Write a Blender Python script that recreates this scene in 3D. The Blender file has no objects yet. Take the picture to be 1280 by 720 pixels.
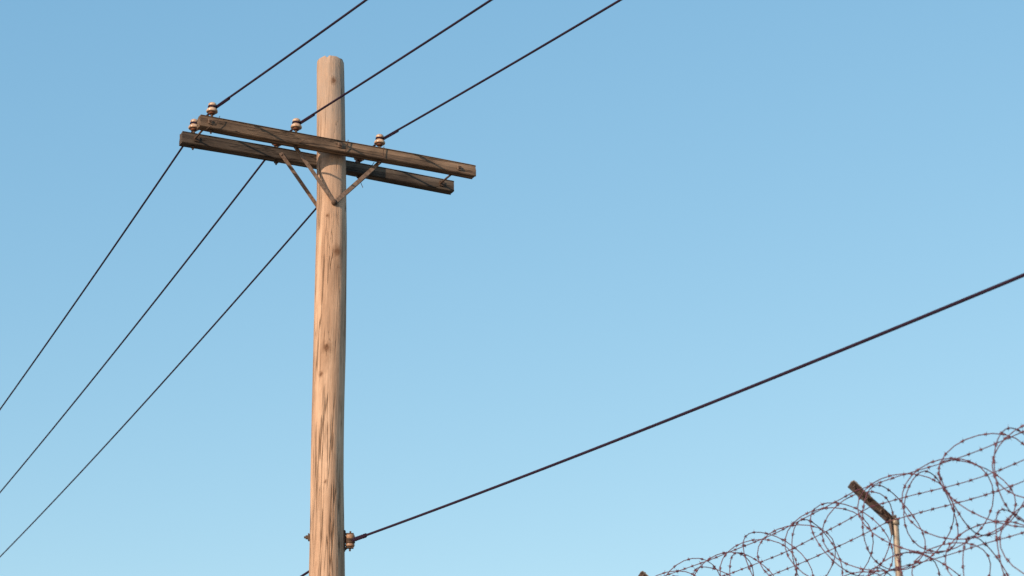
import bpy, math, random
from mathutils import Vector, Matrix, noise
random.seed(4)
scene = bpy.context.scene
R = math.radians

# ---------------------------------------------------------------- helpers
class MB:
    def __init__(s): s.v=[]; s.f=[]; s.m=[]; s.sm=[]
    def add(s, vs, fs, mat=0, smooth=True):
        o=len(s.v); s.v += [tuple(v) for v in vs]
        for f in fs:
            s.f.append(tuple(i+o for i in f)); s.m.append(mat); s.sm.append(smooth)
    def tube(s, pts, r, seg=8, mat=0, caps=True):
        pts=[Vector(p) for p in pts]; n=len(pts)
        vs=[]; fs=[]
        t=(pts[1]-pts[0]).normalized()
        up=Vector((0,0,1)) if abs(t.z)<.9 else Vector((1,0,0))
        nx=t.cross(up).normalized()
        for i,p in enumerate(pts):
            if i==0: t=pts[1]-pts[0]
            elif i==n-1: t=pts[-1]-pts[-2]
            else: t=pts[i+1]-pts[i-1]
            t.normalize()
            nx=(nx-t*nx.dot(t)).normalized(); ny=t.cross(nx)
            rr=r(i/(n-1)) if callable(r) else r
            for k in range(seg):
                a=2*math.pi*k/seg
                vs.append(p+nx*math.cos(a)*rr+ny*math.sin(a)*rr)
        for i in range(n-1):
            for k in range(seg):
                k2=(k+1)%seg
                fs.append((i*seg+k,i*seg+k2,(i+1)*seg+k2,(i+1)*seg+k))
        s.add(vs,fs,mat)
        if caps:
            s.add(vs[:seg],[tuple(range(seg))[::-1]],mat,False)
            s.add(vs[-seg:],[tuple(range(seg))],mat,False)
    def lathe(s, o, prof, seg=24, mat=0, axis=Vector((0,0,1))):
        o=Vector(o); q=Vector((0,0,1)).rotation_difference(axis)
        vs=[];fs=[]
        for (r,z) in prof:
            for k in range(seg):
                a=2*math.pi*k/seg
                vs.append(o+q@Vector((math.cos(a)*r,math.sin(a)*r,z)))
        for i in range(len(prof)-1):
            for k in range(seg):
                k2=(k+1)%seg
                fs.append((i*seg+k,i*seg+k2,(i+1)*seg+k2,(i+1)*seg+k))
        s.add(vs,fs,mat)
    def box(s, c, ax, ay, az, hx, hy, hz, mat=0):
        c=Vector(c); vs=[]
        for x in(-1,1):
            for y in(-1,1):
                for z in(-1,1): vs.append(c+ax*hx*x+ay*hy*y+az*hz*z)
        fs=[(0,1,3,2),(4,6,7,5),(0,4,5,1),(2,3,7,6),(0,2,6,4),(1,5,7,3)]
        s.add(vs,fs,mat,False)
    def obj(s, name, mats, parent=None, loc=(0,0,0), rotz=0, fixn=False):
        me=bpy.data.meshes.new(name); me.from_pydata(s.v,[],s.f)
        for m in mats: me.materials.append(m)
        me.polygons.foreach_set('material_index',s.m)
        me.polygons.foreach_set('use_smooth',s.sm)
        me.update()
        if fixn:
            import bmesh
            b=bmesh.new(); b.from_mesh(me); bmesh.ops.recalc_face_normals(b,faces=b.faces); b.to_mesh(me); b.free()
        o=bpy.data.objects.new(name,me); scene.collection.objects.link(o)
        o.location=loc; o.rotation_euler=(0,0,rotz)
        if parent: o.parent=parent
        return o
def empty(name, loc=(0,0,0), rotz=0):
    e=bpy.data.objects.new(name,None); scene.collection.objects.link(e)
    e.location=loc; e.rotation_euler=(0,0,rotz); e.empty_display_size=.3
    return e

# ---------------------------------------------------------------- materials
class NT:
    def __init__(s,name):
        s.mat=bpy.data.materials.new(name); s.mat.use_nodes=True
        s.t=s.mat.node_tree; s.n=s.t.nodes; s.l=s.t.links
        s.b=s.n['Principled BSDF']
        s.co=s.n.new('ShaderNodeTexCoord').outputs['Object']
    def set(s,k,v): s.b.inputs[k].default_value=v
    def noise(s,scale,detail=4,rough=.55,sc=(1,1,1),dist=0):
        m=s.n.new('ShaderNodeMapping'); m.inputs['Scale'].default_value=sc
        s.l.new(s.co,m.inputs[0])
        t=s.n.new('ShaderNodeTexNoise'); t.inputs['Scale'].default_value=scale
        t.inputs['Detail'].default_value=detail; t.inputs['Roughness'].default_value=rough
        t.inputs['Distortion'].default_value=dist
        s.l.new(m.outputs[0],t.inputs['Vector']); return t.outputs['Fac']
    def ramp(s,fac,stops):
        r=s.n.new('ShaderNodeValToRGB'); e=r.color_ramp.elements
        while len(e)<len(stops): e.new(.5)
        for i,(p,c) in enumerate(stops):
            e[i].position=p; e[i].color=(c if isinstance(c,tuple) else (c,c,c))[:3]+(1,)
        s.l.new(fac,r.inputs[0]); return r.outputs[0]
    def mix(s,fac,a,b,mode='MIX'):
        m=s.n.new('ShaderNodeMix'); m.data_type='RGBA'; m.blend_type=mode
        for sock,v in ((m.inputs[0],fac),(m.inputs[6],a),(m.inputs[7],b)):
            if isinstance(v,(int,float)): sock.default_value=v
            elif isinstance(v,tuple): sock.default_value=v[:3]+(1,)
            else: s.l.new(v,sock)
        return m.outputs[2]
    def math(s,op,a,b=0):
        m=s.n.new('ShaderNodeMath'); m.operation=op
        for i,v in enumerate((a,b)):
            if isinstance(v,(int,float)): m.inputs[i].default_value=v
            else: s.l.new(v,m.inputs[i])
        return m.outputs[0]
    def zrange(s,a,b):
        x=s.n.new('ShaderNodeSeparateXYZ'); s.l.new(s.co,x.inputs[0])
        mr=s.n.new('ShaderNodeMapRange'); mr.interpolation_type='SMOOTHSTEP'
        mr.inputs[1].default_value=a; mr.inputs[2].default_value=b; s.l.new(x.outputs[2],mr.inputs[0]); return mr.outputs[0]
    def bump(s,h,strength=.4,dist=.01):
        b=s.n.new('ShaderNodeBump'); b.inputs['Strength'].default_value=strength
        b.inputs['Distance'].default_value=dist
        s.l.new(h,b.inputs['Height']); s.l.new(b.outputs[0],s.b.inputs['Normal'])
    def color(s,c): s.l.new(c,s.b.inputs['Base Color'])
    def near(s,p,r0,r1,sc=(1,1,1),warp=None):
        d=s.n.new('ShaderNodeVectorMath'); d.operation='SUBTRACT'; s.l.new(s.co,d.inputs[0]); d.inputs[1].default_value=p
        q=s.n.new('ShaderNodeVectorMath'); q.operation='MULTIPLY'; s.l.new(d.outputs[0],q.inputs[0]); q.inputs[1].default_value=sc
        L=s.n.new('ShaderNodeVectorMath'); L.operation='LENGTH'; s.l.new(q.outputs[0],L.inputs[0])
        v=L.outputs['Value']
        if warp: v=s.math('ADD',v,s.math('MULTIPLY',s.math('SUBTRACT',warp,.5),.04))
        mr=s.n.new('ShaderNodeMapRange'); mr.interpolation_type='SMOOTHSTEP'
        mr.inputs[1].default_value=r0; mr.inputs[2].default_value=r1; mr.inputs[3].default_value=1; mr.inputs[4].default_value=0
        s.l.new(v,mr.inputs[0]); return mr.outputs[0]

def m_pole():
    m=NT('pole_wood'); m.set('Roughness',.85); m.set('Specular IOR Level',.12)
    broad=m.noise(1,5,.6,(11,11,.6)); fine=m.noise(1,6,.7,(75,75,2.0)); blot=m.noise(2.4,5,.65,(1.3,1.3,.55)); mid=m.noise(1,5,.65,(30,30,3.5))
    col=m.ramp(broad,[(.3,(.47,.305,.20)),(.5,(.63,.43,.29)),(.7,(.74,.53,.375))])
    col=m.mix(.65,col,m.ramp(fine,[(.3,.55),(.6,1.0)]),'MULTIPLY')
    col=m.mix(.6,col,m.ramp(mid,[(.32,(.62,.56,.52)),(.55,(1,1,1))]),'MULTIPLY')
    col=m.mix(.7,col,m.ramp(blot,[(.36,(.68,.61,.55)),(.6,(1,1,1))]),'MULTIPLY')
    greyf=m.math('MULTIPLY',m.ramp(blot,[(.42,.85),(.58,.15)]),m.math('ADD',m.math('MULTIPLY',m.zrange(7.6,9.3),.75),.18))
    col=m.mix(greyf,col,(.37,.295,.235))
    def cracks(sc,w,g0,g1,gs,dist):
        crk=m.noise(1,3,.5,sc,dist); gate=m.noise(1,2,.5,gs)
        line=m.ramp(crk,[(.5-w,0.),(.5,1.),(.5+w,0.)])
        return m.math('MULTIPLY',line,m.ramp(gate,[(g0,0.),(g1,1.)]))
    l1=cracks((20,20,.6),.024,.45,.52,(5,5,1.1),.25)
    l2=cracks((34,34,1.2),.02,.45,.6,(7,7,1.7),.15)
    line=m.math('MAXIMUM',l1,m.math('MULTIPLY',l2,.6))
    col=m.mix(m.math('MULTIPLY',line,.85),col,(.10,.055,.03))
    warp=m.noise(24,4,.65)
    ks=None
    for p,r in (((-.098,-.112,7.73),.078),((-.088,-.10,7.60),.038),((-.16,-.134,6.86),.070),((-.20,-.12,6.63),.036),((-.177,-.12,9.35),.050),((-.13,-.14,5.7),.024),((-.19,-.12,8.06),.026),((-.05,-.11,5.3),.024),((-.22,-.09,7.2),.02)):
        k=m.near(p,r*.2,r,(1,1,.8),warp)
        core=m.near(p,r*.15,r*.5,(1,1,.8),warp)
        k=m.math('ADD',m.math('MULTIPLY',k,.5),m.math('MULTIPLY',core,.4))
        ks=k if ks is None else m.math('MAXIMUM',ks,k)
    for p,r in (((-.095,-.112,7.60),.05),((-.16,-.134,6.74),.045)):
        k=m.math('MULTIPLY',m.near(p,r*.1,r,(1,1,.25),warp),.35); ks=m.math('MAXIMUM',ks,k)
    col=m.mix(ks,col,(.15,.075,.04))
    m.color(col)
    h=m.math('ADD',m.math('MULTIPLY',fine,.4),m.math('MULTIPLY',line,-1.5))
    h=m.math('ADD',h,m.math('MULTIPLY',mid,.6)); h=m.math('SUBTRACT',h,m.math('MULTIPLY',ks,.4))
    m.bump(h,.6,.012); return m.mat
def m_arm(name,tint):
    m=NT(name); m.set('Roughness',.85); m.set('Specular IOR Level',.12)
    broad=m.noise(1,5,.6,(1.3,18,18)); fine=m.noise(1,6,.7,(3,90,90)); blot=m.noise(3,4,.6,(1,2,2))
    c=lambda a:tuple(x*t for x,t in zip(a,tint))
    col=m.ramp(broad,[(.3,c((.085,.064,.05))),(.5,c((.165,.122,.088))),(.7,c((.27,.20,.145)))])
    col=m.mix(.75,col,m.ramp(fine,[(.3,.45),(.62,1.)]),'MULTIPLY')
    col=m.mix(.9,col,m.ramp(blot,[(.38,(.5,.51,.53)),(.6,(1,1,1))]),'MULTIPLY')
    crk=m.noise(1,3,.5,(1.2,28,28),.2)
    line=m.ramp(crk,[(.48,0.),(.5,1.),(.52,0.)])
    col=m.mix(m.math('MULTIPLY',line,.75),col,(.025,.018,.014))
    m.color(col)
    h=m.math('SUBTRACT',m.math('MULTIPLY',fine,.5),line)
    m.bump(h,.7,.009); return m.mat
def m_simple(name,c1,c2,scale=30,rough=.6,metal=0,bump=.15,spec=.4):
    m=NT(name); m.set('Roughness',rough); m.set('Metallic',metal); m.set('Specular IOR Level',spec)
    n=m.noise(scale,5,.6); m.color(m.ramp(n,[(.35,c1),(.65,c2)]))
    if bump: m.bump(n,bump,.004)
    return m.mat
M_pole=m_pole(); M_armF=m_arm('crossarm_wood',(1.38,1.26,1.15)); M_armR=m_arm('crossarm_wood_shaded',(.80,.83,.86))  # rear arm wood: front arm's shade put into a darker, greyer tint
M_cable=m_simple('cable_insulation',(.022,.012,.026),(.030,.017,.034),3,.8,0,0,.1)
M_steel=m_simple('weathered_steel',(.15,.095,.065),(.29,.20,.14),40,.7,.2)
M_dark=m_simple('rusty_bolt',(.05,.032,.022),(.12,.075,.05),60,.8,.2)
M_porc=m_simple('porcelain',(.38,.22,.13),(.62,.46,.32),22,.18,0,.03,.55)
M_brown=m_simple('brown_glaze',(.10,.035,.02),(.22,.085,.04),35,.4)
M_galv=m_simple('galvanised_post',(.24,.20,.155),(.42,.36,.28),25,.6,.3)
M_rust=m_simple('fence_arm_rust',(.07,.05,.045),(.16,.12,.10),30,.7,.2)
M_barb=m_simple('barbed_wire_rust',(.085,.038,.055),(.17,.072,.085),50,.8,.0,.15,.15)

# ---------------------------------------------------------------- utility pole
BASE=Vector((-1.40,16.05,0))
TH=R(25.3)
A=Vector((math.cos(TH),math.sin(TH),0)); N=Vector((-math.sin(TH),math.cos(TH),0)); Z=Vector((0,0,1))
axis=[(0,0,.168),(4.94,-.112,.1435),(5.75,-.131,.139),(6.86,-.146,.1355),(7.88,-.171,.1315),(8.68,-.197,.128),(9.6,-.2225,.1235)]
def ax_at(z):
    for i in range(len(axis)-1):
        a,b=axis[i],axis[i+1]
        if z<=b[0] or i==len(axis)-2:
            t=(z-a[0])/(b[0]-a[0]); return a[1]+(b[1]-a[1])*t, a[2]+(b[2]-a[2])*t
C=Vector((ax_at(8.68)[0],0,8.68))          # crossarm centre, local
INS_S=(-1.145,-.39,.385)
HA=.055; TA=.047; OFF=.196; HL=1.275
def ins_pos(k,rear):   # wire seat
    sh=-.02 if rear else .02
    return C+A*(INS_S[k]+ (sh-.02))+N*(OFF if rear else -OFF)+Z*(HA+.118)

def build_pole():
    parts=[]
    mb=MB(); seg=56; rings=230; vs=[]; fs=[]
    for i in range(rings+1):
        z=9.6*i/rings
        cx,r=ax_at(z)
        cx+=.006*math.sin(z*1.7)
        for k in range(seg):
            a=2*math.pi*k/seg
            d=Vector((math.cos(a),math.sin(a),0))
            nn=noise.noise(Vector((d.x*1.5,d.y*1.5,z*.55)))*.009+noise.noise(Vector((d.x*6,d.y*6,z*1.1+9)))*.003
            rr=r+nn
            for kp,kr in (((-.098,-.112,7.73),.008),((-.16,-.134,6.86),.009),((-.177,-.12,9.35),.005)):
                q=Vector((cx+d.x*r-kp[0],d.y*r-kp[1],(z-kp[2])*.6)).length
                rr+=kr*math.exp(-(q/.05)**2)
            zz=z
            if i==rings: rr-=.010; zz=z+noise.noise(d*2.3)*.014+.004*math.cos(a)-(.03 if k in (40,41) else 0)
            elif i==rings-1: rr-=.002; zz=z+.022
            vs.append((cx+d.x*rr,d.y*rr,zz))
    for i in range(rings):
        for k in range(seg):
            k2=(k+1)%seg; fs.append((i*seg+k,i*seg+k2,(i+1)*seg+k2,(i+1)*seg+k))
    mb.add(vs,fs,0); mb.add(vs[-seg:],[tuple(range(seg))],0,False)
    parts.append(('pole_shaft',mb,[M_pole],(0,0,0),0))
    # crossarms: own local frame along X
    for rear in (0,1):
        mb=MB(); nx=90; prof=[]
        b=.007
        for (sy,sz) in ((-1,-1),(1,-1),(1,1),(-1,1)):
            for t in (0,1):
                if (sy*sz>0)==(t==0): prof.append((sy*(TA),sz*(HA-b)) if sy*sz>0 else (sy*(TA-b),sz*HA))
                else: prof.append((sy*(TA-b),sz*HA) if sy*sz>0 else (sy*TA,sz*(HA-b)))
        P=[]
        for j in range(len(prof)):
            p,q=prof[j],prof[(j+1)%len(prof)]; P.append(p)
            if abs(p[0]-q[0])+abs(p[1]-q[1])>.05:
                for t in (.25,.5,.75): P.append((p[0]+(q[0]-p[0])*t,p[1]+(q[1]-p[1])*t))
        m=len(P); vs=[];fs=[]
        for i in range(nx+1):
            x=-HL+2*HL*i/nx
            e=.985 if i in (0,nx) else 1
            for (y,z) in P:
                k=noise.noise(Vector((x*1.4,y*14,z*14+rear*7)))*.005
                bend=.006*math.sin(x*2.1+rear*2)
                xx=x+(noise.noise(Vector((y*40,z*40,rear*3+i)))*.008 if i in(0,nx) else 0)
                vs.append((xx,y*e*(1+k*12),z*e*(1+k*10)+bend))
        for i in range(nx):
            for j in range(m):
                j2=(j+1)%m; fs.append((i*m+j,(i+1)*m+j,(i+1)*m+j2,i*m+j2))
        mb.add(vs,fs,0,False)
        mb.add(vs[:m],[tuple(range(m))],0,False); mb.add(vs[-m:],[tuple(range(m))[::-1]],0,False)
        sh=-.02 if rear else .02
        loc=C+A*sh+N*(OFF if rear else -OFF)
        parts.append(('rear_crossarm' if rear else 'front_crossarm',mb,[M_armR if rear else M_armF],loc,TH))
    # braces
    mb=MB()
    for rear in (0,1):
        sg=1 if rear else -1
        off=sg*(OFF-TA-.005)
        low=C+N*sg*(.147)+Z*(-.50)
        for s in (-.40,.44):
            top=C+A*s+N*(off)+Z*(-.01)
            d=(top-low); L=d.length; d.normalize()
            side=d.cross(N).normalized()
            mb.box((top+low)/2+N*sg*(.004 if s>0 else -.003),d,side,N,L/2+.02,.017,.003,0)
            mb.lathe(top+N*sg*.006,[(0,-.012),(.014,-.012),(.014,.006),(0,.006)],8,1,N*sg)
        mb.lathe(low,[(0,-.01),(.026,-.01),(.026,.008),(.014,.008),(.014,.022),(0,.022)],10,1,N*sg)
    parts.append(('crossarm_braces',mb,[M_steel,M_dark],(0,0,0),0))
    # bolts between arms
    mb=MB()
    for s in (-1.17,1.13):
        mb.tube([C+A*s-N*(OFF+TA+.02)-Z*.005,C+A*(s-.02)+N*(OFF+TA+.035)-Z*.005],.009,8,0)
        for q in (-1,1):
            c=C+A*s+N*q*(OFF+TA+.006)-Z*.005
            mb.box(c,A,N,Z,.019,.004,.019,1); mb.box(c+N*q*.010,A,N,Z,.010,.007,.010,0)
            c2=C+A*s+N*q*(OFF-TA-.006)-Z*.005
            mb.box(c2,A,N,Z,.024,.004,.024,0)
    mb.tube([C-N*(OFF+TA+.025),C+N*(OFF+TA+.04)],.010,8,0)
    for q in (-1,1):
        c=C+N*q*(OFF+TA+.006)
        mb.box(c,A,N,Z,.022,.004,.022,1); mb.box(c+N*q*.010,A,N,Z,.012,.008,.012,0)
    parts.append(('arming_bolts',mb,[M_dark,M_steel],(0,0,0),0))
    # insulators
    mb=MB()
    for rear in (0,1):
        for k in range(3):
            p=ins_pos(k,rear)-Z*.118
            mb.tube([p-Z*(2*HA+.035),p+Z*.055],.008,8,2)
            mb.lathe(p,[(0,.0),(.022,.0),(.022,.006),(.012,.010),(.010,.03),(0,.03)],10,2)
            mb.lathe(p-Z*(2*HA+.018),[(0,.012),(.02,.012),(.02,0),(0,0)],6,2)
            f=.94
            P=lambda L:[(r*f,.002+z*f) for r,z in L]
            mb.lathe(p,P([(.008,.034),(.026,.034),(.032,.046),(.032,.056)]),24,1)
            mb.lathe(p,P([(.012,.050),(.030,.054),(.048,.052),(.053,.058),(.052,.070),(.045,.083),(.034,.091),(.031,.096)]),28,0)
            mb.lathe(p,P([(.031,.096),(.029,.104),(.031,.110)]),28,1)
            mb.lathe(p,P([(.031,.110),(.036,.114),(.038,.122),(.036,.134),(.028,.143),(.016,.148),(0,.149)]),28,0)
            for h in (.095,.102):
                ring=[p+Vector((math.cos(a)*.033,math.sin(a)*.033,h+.003*math.sin(2*a))) for a in [2*math.pi*i/20 for i in range(21)]]
                mb.tube(ring,.005,6,3)
    parts.append(('pin_insulators',mb,[M_porc,M_brown,M_dark,M_cable],(0,0,0),0))
    # loose tie wires hanging from arms
    mb=MB()
    def hang(p,pts,r=.003): mb.tube([p+Vector(q) for q in pts],r,5,0)
    p=C+A*.36-N*(OFF-TA-.01)-Z*.05
    hang(p,[(0,0,0),(-.03,0,-.05),(-.05,-.01,-.12),(-.08,-.03,-.17),(-.11,-.04,-.21),(-.09,-.04,-.26)])
    p=C-A*.36-N*(OFF+TA+.006)-Z*.0
    hang(p,[(-.02,0,-.05),(.03,-.02,-.03),(.1,-.02,.0),(.17,-.01,-.01),(.22,0,-.05)])
    p=C+A*(-1.15)-N*(OFF+TA+.004)
    hang(p,[(.06,0,.05),(.05,-.01,.02),(.03,-.015,-.03),(-.02,-.02,-.06),(-.05,-.01,-.08)])
    p=C+A*(.385)-N*(OFF+TA+.004)
    hang(p,[(.02,0,.06),(.015,-.008,.0),(.02,-.008,-.05)],.004)
    p=C+A*(.05)-N*(OFF+TA+.004)
    hang(p,[(.02,0,.06),(.015,-.008,.0),(.0,-.008,-.055)],.004)
    parts.append(('tie_wires',mb,[M_dark],(0,0,0),0))
    # lower clevis with spool insulator
    mb=MB()
    zc=5.235; cx,r=ax_at(zc)
    X=Vector((1,0,0)); Y=Vector((0,1,0))
    c0=Vector((cx,0,zc))
    mb.tube([c0-X*(r+.045)+Z*.03,c0+X*(r+.03)+Z*.03],.009,8,0)
    mb.box(c0-X*(r+.006)+Z*.03,X,Y,Z,.005,.028,.028,0)
    mb.box(c0-X*(r+.022)+Z*.03,X,Y,Z,.010,.014,.014,0)
    mb.box(c0+X*(r+.004),X,Y,Z,.006,.026,.085,0)
    for q in (-1,1): mb.box(c0+X*(r+.038)+Z*q*.058,X,Y,Z,.04,.022,.004,0)
    mb.tube([c0+X*(r+.05)-Z*.085,c0+X*(r+.05)+Z*.08],.008,8,0)
    mb.lathe(c0+X*(r+.05),[(0,-.05),(.034,-.05),(.040,-.035),(.024,-.008),(.024,.008),(.040,.035),(.034,.05),(0,.05)],24,1)
    for h in (-.014,0,.014):
        mb.tube([c0+X*(r+.05)+Vector((math.cos(a)*.034,math.sin(a)*.034,h+.004*math.sin(a))) for a in [2*math.pi*i/20 for i in range(21)]],.0085,6,2)
    parts.append(('service_clevis',mb,[M_dark,m_simple('clevis_spool',(.22,.12,.07),(.42,.26,.16),35,.4),M_dark],(0,0,0),0))
    return parts
parts=build_pole()
main=empty('utility_pole',BASE)
meshes=[]
for nm,mb,mats,loc,rz in parts:
    o=mb.obj(nm,mats,main,loc,rz,fixn=True); meshes.append((nm,o.data,loc,rz))
D_far=Vector((-math.sin(TH),math.cos(TH),0)); S_far=45
TN=R(32); D_near=Vector((math.sin(TN),-math.cos(TN),0)); S_near=40
near_pole=empty('utility_pole',BASE+D_near*S_near,TN-TH)
far_pole=empty('utility_pole',BASE+D_far*S_far,0)
for e in (near_pole,far_pole):
    for nm,me,loc,rz in meshes:
        o=bpy.data.objects.new(nm,me); scene.collection.objects.link(o); o.location=loc; o.rotation_euler=(0,0,rz); o.parent=e
def W(e,p): return Matrix.Translation(e.location)@Matrix.Rotation(e.rotation_euler.z,4,'Z')@Vector(p)

# ---------------------------------------------------------------- wires
def span(p,q,slope,n=90):
    """parabolic span leaving p with the given start slope"""
    p=Vector(p);q=Vector(q); S=math.hypot(q.x-p.x,q.y-p.y); dz=q.z-p.z
    out=[]
    for i in range(n+1):
        t=i/n; L=t*S
        out.append(Vector((p.x+(q.x-p.x)*t,p.y+(q.y-p.y)*t,p.z+slope*L+(dz-slope*S)*t*t)))
    return out
def helix(p,d,L,r,tr,turns,mb):
    d=d.normalized(); a=d.cross(Z).normalized(); b=d.cross(a); n=int(turns*10)
    mb.tube([p+d*L*i/n+(a*math.cos(2*math.pi*turns*i/n)+b*math.sin(2*math.pi*turns*i/n))*r for i in range(n+1)],tr,5,0)
WR=.0092
for k in range(3):
    mb=MB()
    f=W(main,ins_pos(k,0)); r=W(main,ins_pos(k,1))
    f_=f+A*.040; r_=r+A*.040
    nr=W(near_pole,ins_pos(k,1)); fr=W(far_pole,ins_pos(k,0))
    pts_n=span(f_,nr,-.088); pts_f=span(r_,fr,-.064)
    path=pts_n[::-1]+[f_*.5+r_*.5-Z*.004]+pts_f
    mb.tube(path,WR,8,0)
    helix(f_-D_near*.06,pts_n[1]-pts_n[0],.32,.0105,.0045,11,mb)
    helix(r_-D_far*.06,pts_f[1]-pts_f[0],.32,.0105,.0045,11,mb)
    mb.obj('power_line',[M_cable])
zc=5.235; cx,rr=ax_at(zc)
cl=BASE+Vector((cx+rr+.05,-.03,zc))
mb=MB()
endn=W(near_pole,(0,0,0))+Vector((0.1,.15,cl.z-.0201*40+.00215*1600))
pn=span(cl+Vector((.03,-.01,0)),endn,-.0201,120)
mb.tube(pn,.0104,8,0)
helix(pn[0],pn[1]-pn[0],.22,.013,.006,7,mb)
cr=BASE+Vector((cx-.03,rr+.03,5.10))
pf=span(cr,W(far_pole,(0,0,5.1)),-.03,80)
mb.tube([cl+Vector((-.02,.03,-.01)),BASE+Vector((cx+rr+.02,.08,5.2)),BASE+Vector((cx+.08,rr+.02,5.14)),cr]+pf[1:],.0105,8,0)
mb.obj('service_cable',[M_cable])

# ---------------------------------------------------------------- security fence with razor coils
FA=R(23); FD=Vector((-math.sin(FA),math.cos(FA),0)); FN=Vector((-math.cos(FA),-math.sin(FA),0))
F0=Vector((2.20,11.2,0))
fence=empty('security_fence',F0)
T0,T1=-8.1,18.9
PT=4.26
mb=MB()
t=T0
while t<T1+.01:
    p=FD*t
    mb.tube([p,p+Z*(PT-.03)],.019,12,0)
    mb.lathe(p+Z*(PT-.03),[(.019,0),(.024,0),(.024,.03),(.012,.04),(0,.042)],12,0)
    mb.tube([p+Z*(PT-.09)+FN*.022,p+Z*(PT-.02)+FN*.035,p+Z*(PT+.015)+FN*.02,p+Z*(PT+.02)-FN*.005],.011,8,1)
    tip=p+Z*(PT+.195)+FN*.275; lo=p+Z*(PT-.005)+FN*.005
    d=(tip-lo).normalized(); up=d.cross(FD).normalized()
    if up.z<0: up=-up
    L=(tip-lo).length
    mb.box((tip+lo)/2,d,FD,up,L/2,.019,.003,1)
    mb.box((tip+lo)/2-up*.0185+FD*.0165,d,FD,up,L/2,.0025,.0155,1)
    mb.box(tip-d*.03+up*.006,d,FD,up,.032,.0175,.003,0)  # sunlit tip put in as a paler plate over the arm end
    for q in (.3,.62,.93):
        c=lo+d*L*q
        mb.tube([c-up*.02,c+up*.02],.005,6,1)
    t+=2.7
mb.tube([FD*T0+Z*3.5,FD*T1+Z*3.5],.016,10,0)
mb.tube([FD*T0+Z*.12,FD*T1+Z*.12],.012,8,0)
mb.obj('fence_posts',[M_galv,M_rust],fence)
mb=MB(); H=3.38; x=T0-H
while x<T1:
    for s in (0,1):
        a0=max(0,T0-x); a1=min(H,T1-x)
        if a1>a0:
            za,zb=(a0,a1) if s==0 else (H-a0,H-a1)
            mb.tube([FD*(x+a0)+Z*(.1+za)+FN*(.022+.002*s),FD*(x+a1)+Z*(.1+zb)+FN*(.022+.002*s)],.0017,3,0,False)
    x+=.085
mb.obj('chain_link_mesh',[M_galv],fence)

def barb(mb,p,t):
    t=t.normalized(); q=Vector((random.uniform(-1,1),random.uniform(-1,1),random.uniform(-1,1)))
    a=t.cross(q).normalized(); b=t.cross(a)
    mb.tube([p-t*.009,p+t*.009],.0062,5,0)
    for k in range(4):
        sgn=(-1)**k; e=(a if k<2 else b)*sgn
        e=(e+t*random.uniform(-.5,.5)).normalized()
        o=p+t*(.004 if k<2 else -.004)
        u=t; w=e.cross(u).normalized(); r=.003
        L=random.uniform(.015,.023)
        mb.add([o+u*r,o-u*r*.5+w*r,o-u*r*.5-w*r,o+e*L],[(0,1,3),(1,2,3),(2,0,3)],0,False)
def barbed(mb,pts,r,step):
    mb.tube(pts,r,5,0,False)
    acc=random.uniform(0,step)
    for i in range(len(pts)-1):
        d=pts[i+1]-pts[i]; L=d.length
        while acc<L:
            barb(mb,pts[i]+d*acc/L,d); acc=random.uniform(.85,1.15)*step + acc
        acc-=L
def coil(zc,off,Rr,pitch,seed,amp):
    mb=MB(); pts=[]
    turns=int((T1-T0)/pitch); per=28
    for i in range(turns*per):
        ph=2*math.pi*i/per; tn=i/per
        n1=noise.noise(Vector((tn*.7,seed,0))); n2=noise.noise(Vector((tn*.55,seed+5,3))); n3=noise.noise(Vector((tn*.9,seed+9,1)))
        r=Rr*(1+.30*n1)
        ax=T0+pitch*tn+amp*math.cos(1.5*ph+n2*2)+.12*n3+amp*.5*math.sin(ph+seed)
        c=FD*ax+FN*(off+.05*n2)+Z*(zc+.05*n3)
        pts.append(c+FN*math.cos(ph)*r+Z*math.sin(ph)*r)
    barbed(mb,pts,.0031,.11)
    return mb
coil(4.20,.10,.23,.205,1.3,.10).obj('upper_razor_coil',[M_barb],fence)
coil(3.80,.05,.215,.22,7.7,.11).obj('lower_razor_coil',[M_barb],fence)
mb=MB()
for (o,z,sg) in ((.255,PT+.14,.05),(.16,PT+.06,.07),(.05,PT-.02,.05),(.02,3.98,.04),(.02,3.72,.04)):
    pts=[]
    n=int((T1-T0)/.15)
    for i in range(n+1):
        t=T0+.15*i; u=((t-T0)%2.7)/2.7
        pts.append(FD*t+FN*(o+.015*noise.noise(Vector((t,o,z))))+Z*(z-sg*4*u*(1-u)+.025*noise.noise(Vector((t*1.3,z*3,1)))))
    barbed(mb,pts,.0028,.12)
mb.obj('barbed_strands',[M_barb],fence)

# ---------------------------------------------------------------- ground
g=NT('dry_ground'); g.set('Roughness',.95)
n1=g.noise(.15,6,.6); n2=g.noise(6,6,.65)
c=g.mix(.5,g.ramp(n1,[(.35,(.18,.125,.085)),(.65,(.28,.21,.145))]),g.ramp(n2,[(.3,(.13,.09,.065)),(.7,(.32,.25,.18))]))
g.color(c); g.bump(n2,.5,.05)
mb=MB(); mb.add([(-1500,-1500,0),(1500,-1500,0),(1500,1500,0),(-1500,1500,0)],[(0,1,2,3)],0,False)
mb.obj('ground',[g.mat])

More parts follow.
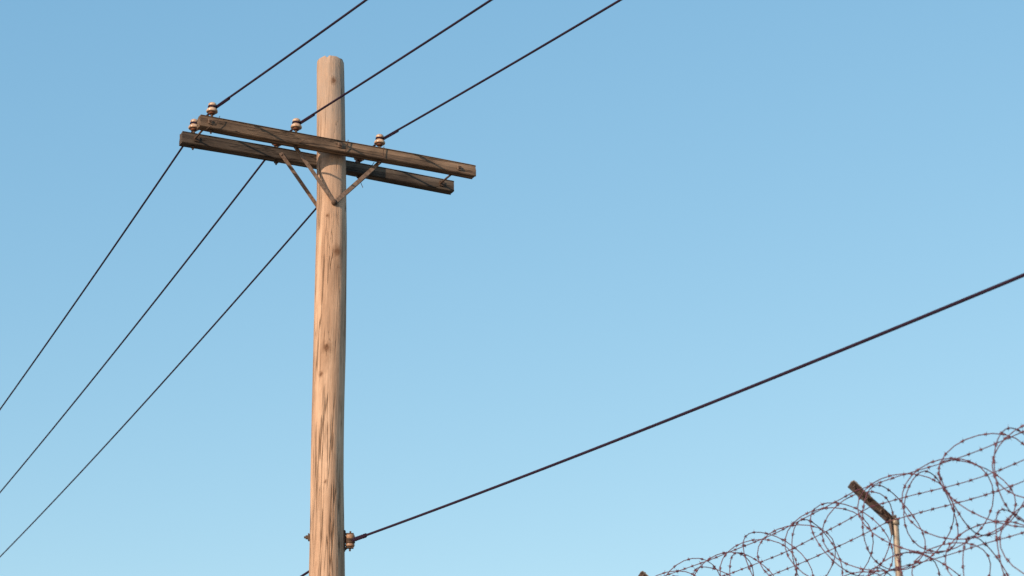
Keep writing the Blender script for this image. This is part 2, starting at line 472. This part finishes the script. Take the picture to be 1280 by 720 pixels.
# ---------------------------------------------------------------- light
EL,AZ=18,218     # azimuth clockwise from +Y
sv=Vector((math.sin(R(AZ))*math.cos(R(EL)),math.cos(R(AZ))*math.cos(R(EL)),math.sin(R(EL))))
sun=bpy.data.lights.new('sun','SUN'); sun.energy=4.9; sun.angle=R(.5); sun.color=(1,.76,.57)
so=bpy.data.objects.new('sun',sun); scene.collection.objects.link(so)
so.rotation_euler=(-sv).to_track_quat('-Z','Y').to_euler(); so.location=(-20,-20,30)
w=bpy.data.worlds.new('World'); scene.world=w; w.use_nodes=True
nt=w.node_tree; bg=nt.nodes['Background']
sky=nt.nodes.new('ShaderNodeTexSky'); sky.sky_type='NISHITA'; sky.sun_disc=False
sky.sun_elevation=R(EL); sky.sun_rotation=R(AZ); sky.altitude=0; sky.air_density=1; sky.dust_density=.6; sky.ozone_density=1.6
sep=nt.nodes.new('ShaderNodeSeparateColor'); cmb=nt.nodes.new('ShaderNodeCombineColor')
nt.links.new(sky.outputs[0],sep.inputs[0])
def wm(op,a,b):
    n=nt.nodes.new('ShaderNodeMath'); n.operation=op; nt.links.new(a,n.inputs[0]); n.inputs[1].default_value=b; return n.outputs[0]
# soft tone response of the hazy evening sky, per channel
for i,(pre,gm,k) in enumerate(((1.36*.15,.80,.735),(1.56*.15,.56,.75),(1.46*.15,.40,.835))):
    o=wm('MULTIPLY',wm('POWER',wm('MULTIPLY',sep.outputs[i],pre),gm),k/.15)
    nt.links.new(o,cmb.inputs[i])
nt.links.new(cmb.outputs[0],bg.inputs[0]); bg.inputs[1].default_value=.15

# ---------------------------------------------------------------- camera
cam=bpy.data.cameras.new('camera'); co=bpy.data.objects.new('camera',cam); scene.collection.objects.link(co)
co.location=(0,0,1.6); co.rotation_euler=(R(110),0,0); cam.lens=70; cam.sensor_width=36; cam.clip_end=4000
cam.dof.use_dof=True; cam.dof.focus_distance=17.0; cam.dof.aperture_fstop=3.2
scene.camera=co
scene.view_settings.view_transform='Standard'; scene.view_settings.look='None'; scene.view_settings.exposure=0
